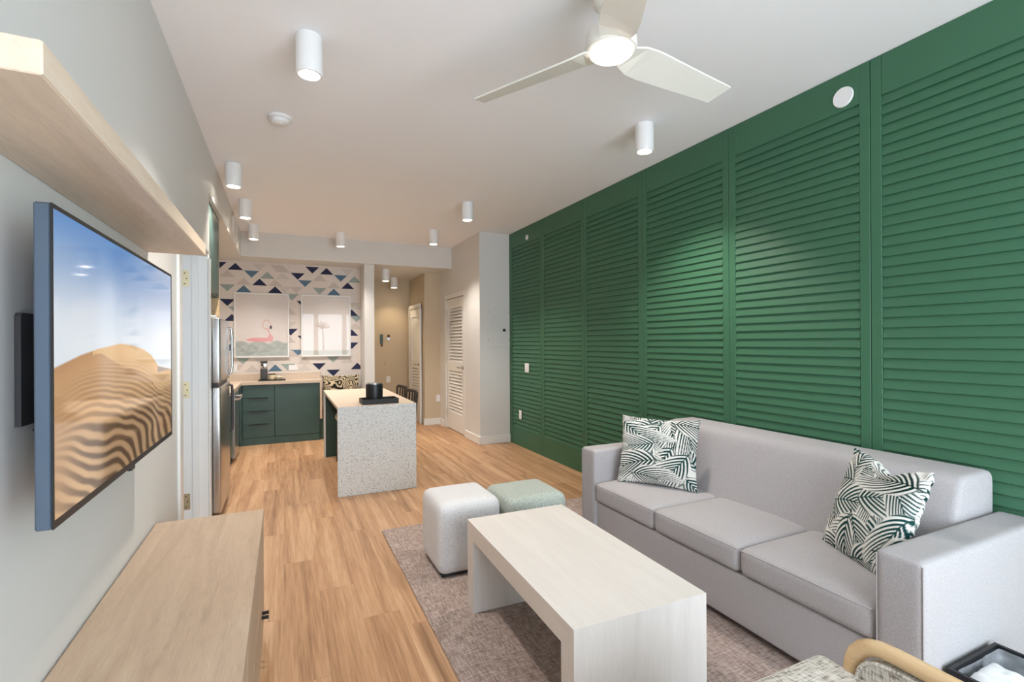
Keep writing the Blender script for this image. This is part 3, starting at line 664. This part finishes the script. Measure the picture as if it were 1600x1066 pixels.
# stool and chairs at the island
def make_chair():
    c = thing('island_chair', 'x', 'chair')
    part(c, 'seat', softbox(BM(), -.20, .21, -.21, .21, .46, .52, .025, .01, n=4), 'beige_cushion', True)
    for sx in (-1, 1):
        for sy in (-1, 1):
            bm = BM(); cyl(bm, (sx*.2, sy*.2, 0), (sx*.175, sy*.175, .46), .013, .017, 12); part(c, 'leg', bm, 'dark_wood', True)
    # curved back at +x : top rail, slats
    arc = [(.15+.11*math.cos(a), .23*math.sin(a)/math.sin(R(62)), 0) for a in [R(v) for v in range(-62, 63, 8)]]
    bm = BM(); tube(bm, [(p[0], p[1], .845) for p in arc], .014, sx=.7, sy=1.3); part(c, 'top_rail', bm, 'dark_wood', True)
    bm = BM(); tube(bm, [(p[0]-.02, p[1], .60) for p in arc], .011); part(c, 'lower_rail', bm, 'dark_wood', True)
    for k in range(1, len(arc)-1, 2):
        p = arc[k]; bm = BM(); tube(bm, [(p[0]-.02, p[1], .605), (p[0], p[1], .84)], .0095, 8); part(c, 'spindle', bm, 'dark_wood', True)
    for sy in (-1, 1):
        bm = BM(); tube(bm, [(.165, sy*.2, .47), (arc[0][0]-.01, sy*.228, .60), (arc[0][0], sy*.23, .845)], .013, 10); part(c, 'back_post', bm, 'dark_wood', True)
    return c
ch = make_chair(); ch.location = (1.115, 6.10, 0); ch['label'] = 'dark spindle-back chair tucked at the hallway end of the island'; ch['group'] = 'chairs at the island'
c2 = copy_tree(ch); c2.location = (1.095, 5.50, 0); c2['label'] = 'dark spindle-back chair tucked at middle of the island'
st = thing('low_stool', 'backless beige stool tucked under kitchen side of island', 'stool', (.71, 5.95, 0))
part(st, 'seat', softbox(BM(), .535, .88, 5.78, 6.12, .49, .575, .03, .01, n=4), 'beige_cushion', True)
for sx in (.56, .86):
    for sy in (5.80, 6.10): part(st, 'leg', cyl(BM(), (sx, sy, 0), (sx+(.71-sx)*.08, sy, .49), .014, .018, 12), 'dark_wood', True)
bm = BM(); tube(bm, [(.568, 5.80, .2), (.85, 5.80, .2), (.85, 6.10, .2), (.568, 6.10, .2)], .009, 8, closed=True); part(st, 'stretcher', bm, 'dark_wood', True)

# ================================================================ HALL THINGS
db = thing('door_chain_plate', 'dark green hanging tag on hallway wall', 'sign', (1.625, 9.19, 1.4))
part(db, 'plate', box(BM(), 1.597, 1.653, 9.185, 9.199, 1.385, 1.56, .004, 1), 'kitchen_green'); part(db, 'knob', lathe(BM(), [(0, 1.33), (.012, 1.335), (.016, 1.36), (.01, 1.385)], 1.632, 9.19, 12), 'brown_cushion', True)
pr = thing('peephole_cover', 'two small round dark discs on hallway wall', 'fitting', (1.755, 9.19, 1.45))
part(pr, 'upper_disc', cyl(BM(), (1.755, 9.185, 1.53), (1.755, 9.199, 1.53), .027), 'brown_cushion', True); part(pr, 'lower_disc', cyl(BM(), (1.752, 9.185, 1.475), (1.752, 9.199, 1.475), .028), 'steel', True)
hk = thing('wall_hook', 'small metal lever hook on hallway wall', 'hook', (1.68, 9.19, 1.05)); part(hk, 'rose', cyl(BM(), (1.68, 9.187, 1.06), (1.68, 9.199, 1.06), .02), 'brass', True); part(hk, 'arm', tube(BM(), [(1.68, 9.187, 1.06), (1.68, 9.16, 1.05), (1.68, 9.155, 1.02), (1.68, 9.16, 1.0)], .007), 'brass', True)
outlet('wall_outlet', 'low tan outlet on hallway end wall', 'outlet', (1.745, 9.199, .72), 'Y', .075, .115)
outlet('wall_outlet', 'white outlet low on hallway return beside closet door', 'outlet', (2.38, 8.099, .45), 'Y', .07, .115)
# green wall fittings
outlet('light_switch', 'white double rocker switch on green louvres', 'switch', (XR-.019, 5.66, 1.066), 'X', .115, .118, slots='rocker')
outlet('wall_outlet', 'white outlet low on green louvres near closet corner', 'outlet', (XR-.019, 5.86, .43), 'X', .072, .118)
for (y, z, r_, lab) in ((5.655, 2.765, .035, 'small white round sensor cover above far green louvres'), (1.695, 2.775, .056, 'large white round cover plate above green louvres by sofa')):
    bm = BM(); cyl(bm, (XR-.0125, y, z), (XR-.02, y, z), r_, r_-.003, 32); solo('round_cover_plate', bm, 'white_plastic', lab, 'cover plate', 'round wall covers', smooth=True, origin=(XR-.012, y, z))
# electrical panel
ep = thing('electrical_panel', 'flush white electrical panel door with black latch', 'electrical panel', (2.70, 6.215, 1.36))
bm = BM(); box(bm, 2.535, 2.868, 6.212, 6.219, 1.335, 1.85, .002, 1); part(ep, 'frame', bm, 'wall_paint'); d = part(ep, 'door', box(BM(), 2.60, 2.835, 6.207, 6.212, 1.39, 1.80, .002, 1), 'wall_paint'); part(d, 'latch', box(BM(), 2.76, 2.80, 6.203, 6.207, 1.55, 1.59), 'black_plastic', label='black latch')
for (x, z) in ((2.55, 1.44), (2.85, 1.44), (2.55, 1.82), (2.85, 1.82)): part(ep, 'screw', cyl(BM(), (x, 6.212, z), (x, 6.209, z), .006, n=8), 'steel')
# soffit air vent
vt = thing('air_vent', 'white slotted air vent on kitchen soffit', 'vent', (XL, 6.55, 2.7))
bm = BM(); box(bm, XL, XL+.008, 6.35, 6.85, 2.68, 2.69); box(bm, XL, XL+.008, 6.35, 6.85, 2.85, 2.86); box(bm, XL, XL+.008, 6.35, 6.36, 2.69, 2.85); box(bm, XL, XL+.008, 6.84, 6.85, 2.69, 2.85); part(vt, 'frame', bm, 'white_plastic')
for k in range(6): part(vt, 'blade', box(BM(), XL+.001, XL+.007, 6.36, 6.84, 2.70+k*.025, 2.712+k*.025), 'white_plastic')

# ================================================================ CEILING THINGS
LAMP_W = 72
def make_lamp(label, spot_e):
    o = thing('ceiling_lamp', label, 'lamp', (0, 0, 0), 'white cylinder ceiling lamps')
    part(o, 'body', lathe(BM(), [(0, -.0005), (.0615, -.0005), (.0625, -.004), (.0625, -.186), (.060, -.190), (.050, -.190), (.048, -.178), (0, -.178)], n=36), 'lamp_body', True)
    part(o, 'diffuser', lathe(BM(), [(0, -.1785), (.0475, -.1785), (.0475, -.184), (0, -.184)], n=28), 'lamp_glow', True, label='glowing warm lens')
    l = bpy.data.lights.new('lamp_spot', 'SPOT'); l.energy = spot_e; l.color = (1.0, .91, .82); l.spot_size = R(110); l.spot_blend = .7; l.shadow_soft_size = .04
    s = bpy.data.objects.new('lamp_spot', l); COL.objects.link(s); s.parent = o; s.location = (0, 0, -.195)
    return o
lp = make_lamp('x', LAMP_W)
spots = [((.116, 2.60, CZ), 'white cylinder ceiling lamp by the smoke detector, ahead of the fan'), ((2.283, 2.683, CZ), 'white cylinder ceiling lamp above the sofa by green wall'),
    ((-.385, 4.712, CZ), 'white cylinder ceiling lamp above the refrigerator edge'), ((-.37, 5.84, CZ), 'white cylinder ceiling lamp beside the soffit air vent'), ((-.352, 6.99, CZ), 'white cylinder ceiling lamp in soffit corner over counter'),
    ((.70, 7.04, CZ), 'white cylinder ceiling lamp before the wallpapered niche'), ((1.80, 4.98, CZ), 'white cylinder ceiling lamp between island and green wall'), ((1.822, 6.385, CZ), 'white cylinder ceiling lamp near the closet door'),
    ((1.47, 7.92, SZ), 'white cylinder lamp under hallway soffit, nearer the column'), ((1.79, 8.85, SZ), 'white cylinder lamp under hallway soffit by the end wall')]
for k, (p, lab) in enumerate(spots):
    o = lp if k == 0 else copy_tree(lp)
    o.location = p; o['label'] = lab
    if p[2] < 2.7:                            # the hallway pair is dimmer
        for c_ in o.children:
            if c_.type == 'LIGHT': c_.data = c_.data.copy(); c_.data.energy = 15 if p[1] > 8.5 else 22; c_.data.color = (1, .76, .5)
sm = thing('smoke_detector', 'round white smoke detector on ceiling beside a cylinder lamp', 'smoke detector', (-.02, 3.6, CZ))
part(sm, 'base', lathe(BM(), [(0, CZ-.0005), (.072, CZ-.0005), (.072, CZ-.018), (.066, CZ-.02), (0, CZ-.02)], -.02, 3.6, 32), 'white_plastic', True)
h = part(sm, 'cap', lathe(BM(), [(.058, CZ-.02), (.054, CZ-.04), (.04, CZ-.05), (0, CZ-.052)], -.02, 3.6, 32), 'white_plastic', True); part(h, 'test_button', cyl(BM(), (-.02, 3.58, CZ-.05), (-.02, 3.58, CZ-.055), .008, n=12), 'paper_white', True)
# fan
FCX, FCY, FZ = 1.244, 1.667, 2.612
fn = thing('ceiling_fan', 'white three-blade ceiling fan with round lit lens', 'ceiling fan', (FCX, FCY, CZ))
part(fn, 'mount', lathe(BM(), [(0, CZ-.001), (.075, CZ-.001), (.075, CZ-.10), (.05, CZ-.12), (.05, FZ+.08), (0, FZ+.08)], FCX, FCY, 32), 'fan_white', True)
part(fn, 'motor_housing', lathe(BM(), [(0, FZ+.085), (.085, FZ+.085), (.104, FZ+.07), (.107, FZ+.02), (.104, FZ+.005), (.098, FZ+.003), (0, FZ+.003)], FCX, FCY, 40), 'fan_white', True)
part(fn, 'light_lens', lathe(BM(), [(.088, FZ+.003), (.088, FZ-.006), (.082, FZ-.011), (0, FZ-.013)], FCX, FCY, 40), 'fan_glow', True, label='round glowing lens')
pit = R(17)
for a in (6, 119, 242):
    A = R(a); d = Vector((math.cos(A), math.sin(A), 0)); t = Vector((-math.sin(A), math.cos(A), 0)); bm = BM(); rows_ = []
    for (r_, w0, w1, pf) in ((.06, -.05, .05, .2), (.10, -.062, .066, .5), (.15, -.072, .080, .9), (.22, -.075, .082, 1), (.40, -.067, .074, 1), (.60, -.058, .064, 1), (.70, -.053, .060, 1)):
        ring = []
        for (w, tz) in ((w0, .004), (w1, .004), (w1, -.004), (w0, -.004)):
            rr_ = r_+(.028 if (r_ > .69 and w < 0) else 0)
            p = Vector((FCX, FCY, FZ+.010))+d*rr_+t*w*math.cos(pit*pf)+Vector((0, 0, -w*math.sin(pit*pf)+tz)); ring.append(bm.verts.new(p))
        rows_.append(ring)
    for p, q in zip(rows_, rows_[1:]):
        for k in range(4): bm.faces.new((p[k], p[(k+1) % 4], q[(k+1) % 4], q[k]))
    bm.faces.new(rows_[0]); bm.faces.new(rows_[-1][::-1]); bmesh.ops.recalc_face_normals(bm, faces=bm.faces)
    part(fn, 'blade', bm, 'fan_white')

# ================================================================ SEATING AREA
rug = solo('area_rug', box(BM(), .645, 2.75, .9, 3.69, .0005, .009, .003, 1), 'rug_weave', 'flat-woven taupe rug under coffee table and ottomans', 'rug', origin=(1.7, 2.3, 0))
RZ = .0095
# coffee table
tb = thing('coffee_table', 'whitewashed wood waterfall coffee table on the rug', 'coffee table', (1.141, 1.881, RZ))
def tb_part(name, poly, mat):
    return link(name, tomesh(name, prism(BM(), poly, -.284, .284, 'X'), mat), tb)
tb_part('top', [(-.543, .457), (.543, .457), (.458, .372), (-.458, .372)], 'table_top_wood')
tb_part('leg_slab', [(-.543, 0), (-.543, .457), (-.458, .372), (-.458, 0)], 'table_wood'); tb_part('leg_slab', [(.543, 0), (.543, .457), (.458, .372), (.458, 0)], 'table_wood')
tb.rotation_euler.z = R(-1.4)
# ottomans
def ottoman(label, x0, x1, y0, y1, zt, mat):
    o = thing('cube_ottoman', label, 'ottoman', ((x0+x1)/2, (y0+y1)/2, RZ), 'cube ottomans beside the coffee table')
    part(o, 'cushion', softbox(BM(), x0, x1, y0, y1, RZ+.012, zt, .055, .008, n=10), mat, True)
    part(o, 'base', box(BM(), x0+.03, x1-.03, y0+.03, y1-.03, RZ, RZ+.02), 'black_matte')
    bm = BM(); r = .05; tube(bm, [(x0+.045, y0+.045, zt-.012), (x1-.045, y0+.045, zt-.012), (x1-.045, y1-.045, zt-.012), (x0+.045, y1-.045, zt-.012)], .004, 6, True)
    bm.free(); return o
ottoman('white cube ottoman against the coffee table end', .808, 1.212, 2.75, 3.165, .445, 'white_fabric')
ottoman('sage green tweed cube ottoman next to the white one', 1.235, 1.66, 2.70, 3.12, .425, 'sage_fabric')
# sofa
sf = thing('sofa', 'long grey three-cushion sofa with square arms against green wall', 'sofa', (2.4, 1.93, 0))
SX0, SX1 = 1.93, 2.848
part(sf, 'base', softbox(BM(), 1.955, 2.80, 1.03, 2.82, .045, .292, .015, n=4), 'sofa_fabric', True)
for (a, b) in ((.89, 1.042), (2.808, 2.962)):
    arm = part(sf, 'arm', softbox(BM(), SX0, SX1, a, b, .03, .65, .022, n=8), 'sofa_fabric', True)
    bm = BM()
    for y in (a+.005, b-.005):
        tube(bm, [(SX0+.004, y, .05), (SX0+.004, y, .635)], .003, 6)
    part(arm, 'piping', bm, 'sofa_fabric', True)
YS = [1.044, 1.632, 2.22, 2.806]
for a, b in zip(YS, YS[1:]):
    cu = part(sf, 'seat_cushion', softbox(BM(), 1.935, 2.50, a+.003, b-.003, .297, .425, .028, .022, n=10, sidepuff=.004), 'sofa_fabric', True)
    bm = BM(); tube(bm, [(1.9405, a+.012, .413), (1.937, (a+b)/2, .416), (1.9405, b-.012, .413)], .0035, 6); part(cu, 'piping', bm, 'sofa_fabric', True)
bm = BM()
prof = [(2.40, .30), (2.455, .45), (2.50, .60), (2.545, .745), (2.558, .783), (2.572, .805), (2.595, .819), (2.63, .825), (2.80, .826), (2.828, .819), (2.839, .805), (2.842, .78), (2.842, .10), (2.44, .10)]
ys = [1.048, 1.051, 1.059, 1.075]+[1.075+(2.765-1.075)*k/12 for k in range(1, 12)]+[2.765, 2.786, 2.798, 2.802]
ins = [.02, .010, .003, 0]+[0]*11+[0, .005, .016, .03]
cx_, cz_ = 2.66, .46; rings = []
for y, q in zip(ys, ins):
    rings.append([bm.verts.new((px+(q if px < cx_ else -q), y, pz-(q if pz > cz_ else -q))) for px, pz in prof])
for A_, B_ in zip(rings, rings[1:]):
    for k in range(len(prof)): bm.faces.new((A_[k], A_[(k+1) % len(prof)], B_[(k+1) % len(prof)], B_[k]))
bm.faces.new(rings[0]); bm.faces.new(rings[-1][::-1]); bmesh.ops.recalc_face_normals(bm, faces=bm.faces)
part(sf, 'backrest', bm, 'sofa_fabric', True)
for (x, y) in ((2.0, .93), (2.0, 2.92), (2.78, .93), (2.78, 2.92)): part(sf, 'foot', cyl(BM(), (x, y, 0.0095), (x, y, .035), .02, n=12), 'black_plastic')
# pillows
def frond_tex(u, v, seed, nf=44, bg=(236, 234, 228), ink=(18, 58, 55), wdt=.22, nl=9):
    g = np.random.default_rng(seed); col = np.ones(u.shape+(3,))*lin(bg); dark = lin(ink); bgc = lin(bg)
    for i in range(nf):
        cx, cy = g.uniform(-.05, 1.05, 2); a = g.uniform(0, 2*math.pi); L = g.uniform(.34, .5); W_ = wdt*g.uniform(.8, 1.2); cv = g.uniform(-.6, .6)
        du = u-cx; dv = v-cy; s = du*math.cos(a)+dv*math.sin(a); t = -du*math.sin(a)+dv*math.cos(a)+cv*s*s
        sn = s/L; at = np.abs(t)
        # leaflets sweep forward from the stem
        root = (s-.35*at-.9*at*at/W_)/(1+2.2*at/L)
        ll = W_*np.sqrt(np.clip(1-(root/L)**2, 0, 1))*(.6+.4*np.clip(root/L*4, 0, 1))
        env = (root > 0) & (root < L) & (at < ll)
        sv = np.sin(root/L*2*math.pi*nl+(t > 0)*1.3)-(-.28+1.28*np.clip(at/(ll+1e-6), 0, 1)**2)
        soft = np.clip((ll-at)*90, 0, 1)*np.clip(root*90, 0, 1)*np.clip((L-root)*90, 0, 1)
        ina = np.clip(sv*2.2+.5, 0, 1)*soft
        stem = np.clip((.007-at)*260, 0, 1)*((sn > -.12) & (sn < 1))
        shade = dark*g.uniform(.7, 1.5)
        col = col*(1-soft[..., None]*.92)+bgc*soft[..., None]*.92
        al = np.maximum(ina, stem)[..., None]; col = col*(1-al)+shade*al
    return col
def pillow(name, label, loc, size, yaw, tilt, seed, thick=.15, fn=frond_tex, roll=0, group=None, slump=0, n=180, **kw):
    v, u = np.meshgrid(np.linspace(-1, 1, n), np.linspace(-1, 1, n), indexing='ij')
    T = thick/2*np.power(np.clip((1-u**2)*(1-v**2), 0, 1), .42)*(1-.12*vnoise(u*2+9, v*2+9, seed))
    w, h = size
    X_ = u*w/2*(1-.075*(1-v**2)*np.abs(u)**3); Z_ = v*h/2*(1-.075*(1-u**2)*np.abs(v)**3)
    if slump: Z_ = Z_-slump*np.exp(-((u-.15)/.4)**2)*np.clip(v, 0, 1)**2*1.0
    wr_ = .004*np.sin(u*26+seed)*np.clip(np.abs(v)-.75, 0, 1)*4+.004*np.sin(v*26+seed)*np.clip(np.abs(u)-.75, 0, 1)*4
    o = thing(name, label, 'pillow', loc, group)
    tx = fn((u+1)/2, (v+1)/2, seed, **kw)
    tx2 = fn((u+1)/2, (v+1)/2, seed+50, **kw)
    Pf = np.stack([X_, -T+wr_, Z_], -1); Pb = np.stack([X_[:, ::-1], (T+wr_)[:, ::-1], Z_[:, ::-1]], -1)
    link('front_cover', grid_mesh('front_cover', Pf, tx, 'pillow_print'), o); link('back_cover', grid_mesh('back_cover', Pb, tx2, 'pillow_print'), o)
    o.rotation_mode = 'XYZ'
    o.matrix_world = Matrix.Translation(loc) @ Matrix.Rotation(yaw, 4, 'Z') @ Matrix.Rotation(tilt, 4, 'X') @ Matrix.Rotation(roll, 4, 'Y')
    return o
# local front (-y) faces the wanted normal: yaw = atan2(nx, -ny)
def yaw_of(nx, ny): return math.atan2(nx, -ny)
pillow('throw_pillow', 'square palm-frond pillow leaning in the far sofa corner', (2.265, 2.545, .66), (.53, .46), yaw_of(-.83, -.55), R(-16), 3, group='palm-frond throw pillows on the sofa')
pillow('throw_pillow', 'slouching palm-frond pillow leaning on near sofa arm', (2.325, 1.26, .65), (.45, .49), yaw_of(-.86, .42), R(-20), 11, roll=R(0), group='palm-frond throw pillows on the sofa', slump=.05)
def zebra(u, v, seed):
    f = np.sin(18*(vnoise(u*4, v*4, seed)*2+.6*u)+8*vnoise(u*9, v*9, seed+1)); m = smooth01(-.15, .15, f)[..., None]
    return lin((40, 36, 34))*(1-m)+lin((208, 192, 160))*m
pillow('lumbar_pillow', 'black and cream animal-print pillow on niche bench', (.775, 7.82, .69), (.54, .46), 0, R(-10), 5, thick=.13, fn=zebra, n=60)
# armchair (bottom right)
ac = thing('armchair', 'tweed armchair with curved pale wood arm rails facing the table', 'armchair', (1.12, .45, 0))
part(ac, 'seat_cushion', softbox(BM(), .77, 1.385, .02, .895, .34, .517, .03, .012, n=8, taper=.12), 'tweed', True)
for (xx, s) in ((1.378, 1), (.755, -1)):
    pts = []
    prof_a = [(.80, .10), (.80, .40), (.80, .48), (.797, .515), (.788, .540), (.772, .560), (.752, .573), (.728, .580), (.69, .582), (.55, .58), (.2, .58), (.0, .575), (-.12, .56)]
    fr_ = part(ac, 'arm_rail', tube(BM(), [(xx, y, z) for y, z in [(y_, z_+(.028 if z_ > .3 else 0)) for y_, z_ in prof_a]], .021, 14, sx=1.0, sy=1.0), 'chair_wood', True, label='curved pale wood arm rail')
    inner = [(.775, .20), (.775, .48), (.772, .508), (.762, .528), (.745, .545), (.72, .553), (.68, .556), (.55, .555), (.0, .553), (-.10, .54), (-.10, .20)]
    inner = [(y_, z_+(.028 if z_ > .3 else 0)) for y_, z_ in inner]
    bm = BM(); prism(bm, inner, xx-.016-.006*s, xx+.016-.006*s, 'X'); part(ac, 'arm_panel', bm, 'tweed')
    bm = BM(); tube(bm, [(xx-.024*s, y, z) for y, z in inner[1:9]], .005, 8); part(ac, 'piping', bm, 'tweed', True)
part(ac, 'backrest', softbox(BM(), .80, 1.365, -.14, .02, .30, .86, .05, n=6), 'tweed', True)
part(ac, 'seat_frame', box(BM(), .79, 1.37, -.1, .78, .27, .325), 'chair_wood')
for (x, y) in ((.8, .74), (1.385, .74), (.8, -.08), (1.385, -.08)): part(ac, 'leg', cyl(BM(), (x, y, 0), (x, y, .28), .016, .022, 14), 'chair_wood', True)
# wastebasket
wbk = thing('wastebasket', 'black rectangular wastebasket with clear liner beside sofa arm', 'wastebasket', (2.185, .72, 0))
bx0, bx1, by0, by1, bz1 = 2.03, 2.36, .60, .872, .288
bm = BM(); t = .012
box(bm, bx0, bx1, by0, by0+t, .002, bz1); box(bm, bx0, bx1, by1-t, by1, .002, bz1); box(bm, bx0, bx0+t, by0+t, by1-t, .002, bz1); box(bm, bx1-t, bx1, by0+t, by1-t, .002, bz1); box(bm, bx0+t, bx1-t, by0+t, by1-t, .002, .014)
part(wbk, 'bin', bm, 'black_plastic')
v, u = np.meshgrid(np.linspace(0, 1, 30), np.linspace(0, 1, 80), indexing='ij')
ang = u*2*math.pi; hw = (bx1-bx0)/2-t-.004; hh = (by1-by0)/2-t-.004
sq = 1/np.maximum(np.abs(np.cos(ang)), np.abs(np.sin(ang)))
fold = 1-.06*v*(1+np.sin(ang*17)*.8)-.05*vnoise(u*30, v*6, 4)
P = np.stack([(bx0+bx1)/2+hw*np.cos(ang)*sq*fold, (by0+by1)/2+hh*np.sin(ang)*sq*fold, bz1-.006-.12*v], -1)-np.array(wbk.location)
link('liner', grid_mesh('liner', P, np.ones(P.shape), 'liner_plastic'), wbk)['label'] = 'clear crumpled plastic liner'
v, u = np.meshgrid(np.linspace(-1, 1, 30), np.linspace(-1, 1, 30), indexing='ij')
ppr = thing('crumpled_paper', 'white paper bundle filling the wastebasket', 'paper', (2.15, .69, .16))
P = np.stack([2.14+u*.09, .73+v*.112, .195+.09*np.power(np.clip((1-u**8)*(1-v**8), 0, 1), .4)+.012*vnoise(u*4+5, v*4+5, 8)], -1)-np.array(ppr.location)
link('sheet', grid_mesh('sheet', P, np.ones(P.shape), 'paper_white'), ppr)
Pb = P.copy(); Pb[..., 2] = .18-.16; link('underside', grid_mesh('underside', Pb[:, ::-1], np.ones(P.shape), 'paper_white'), ppr)
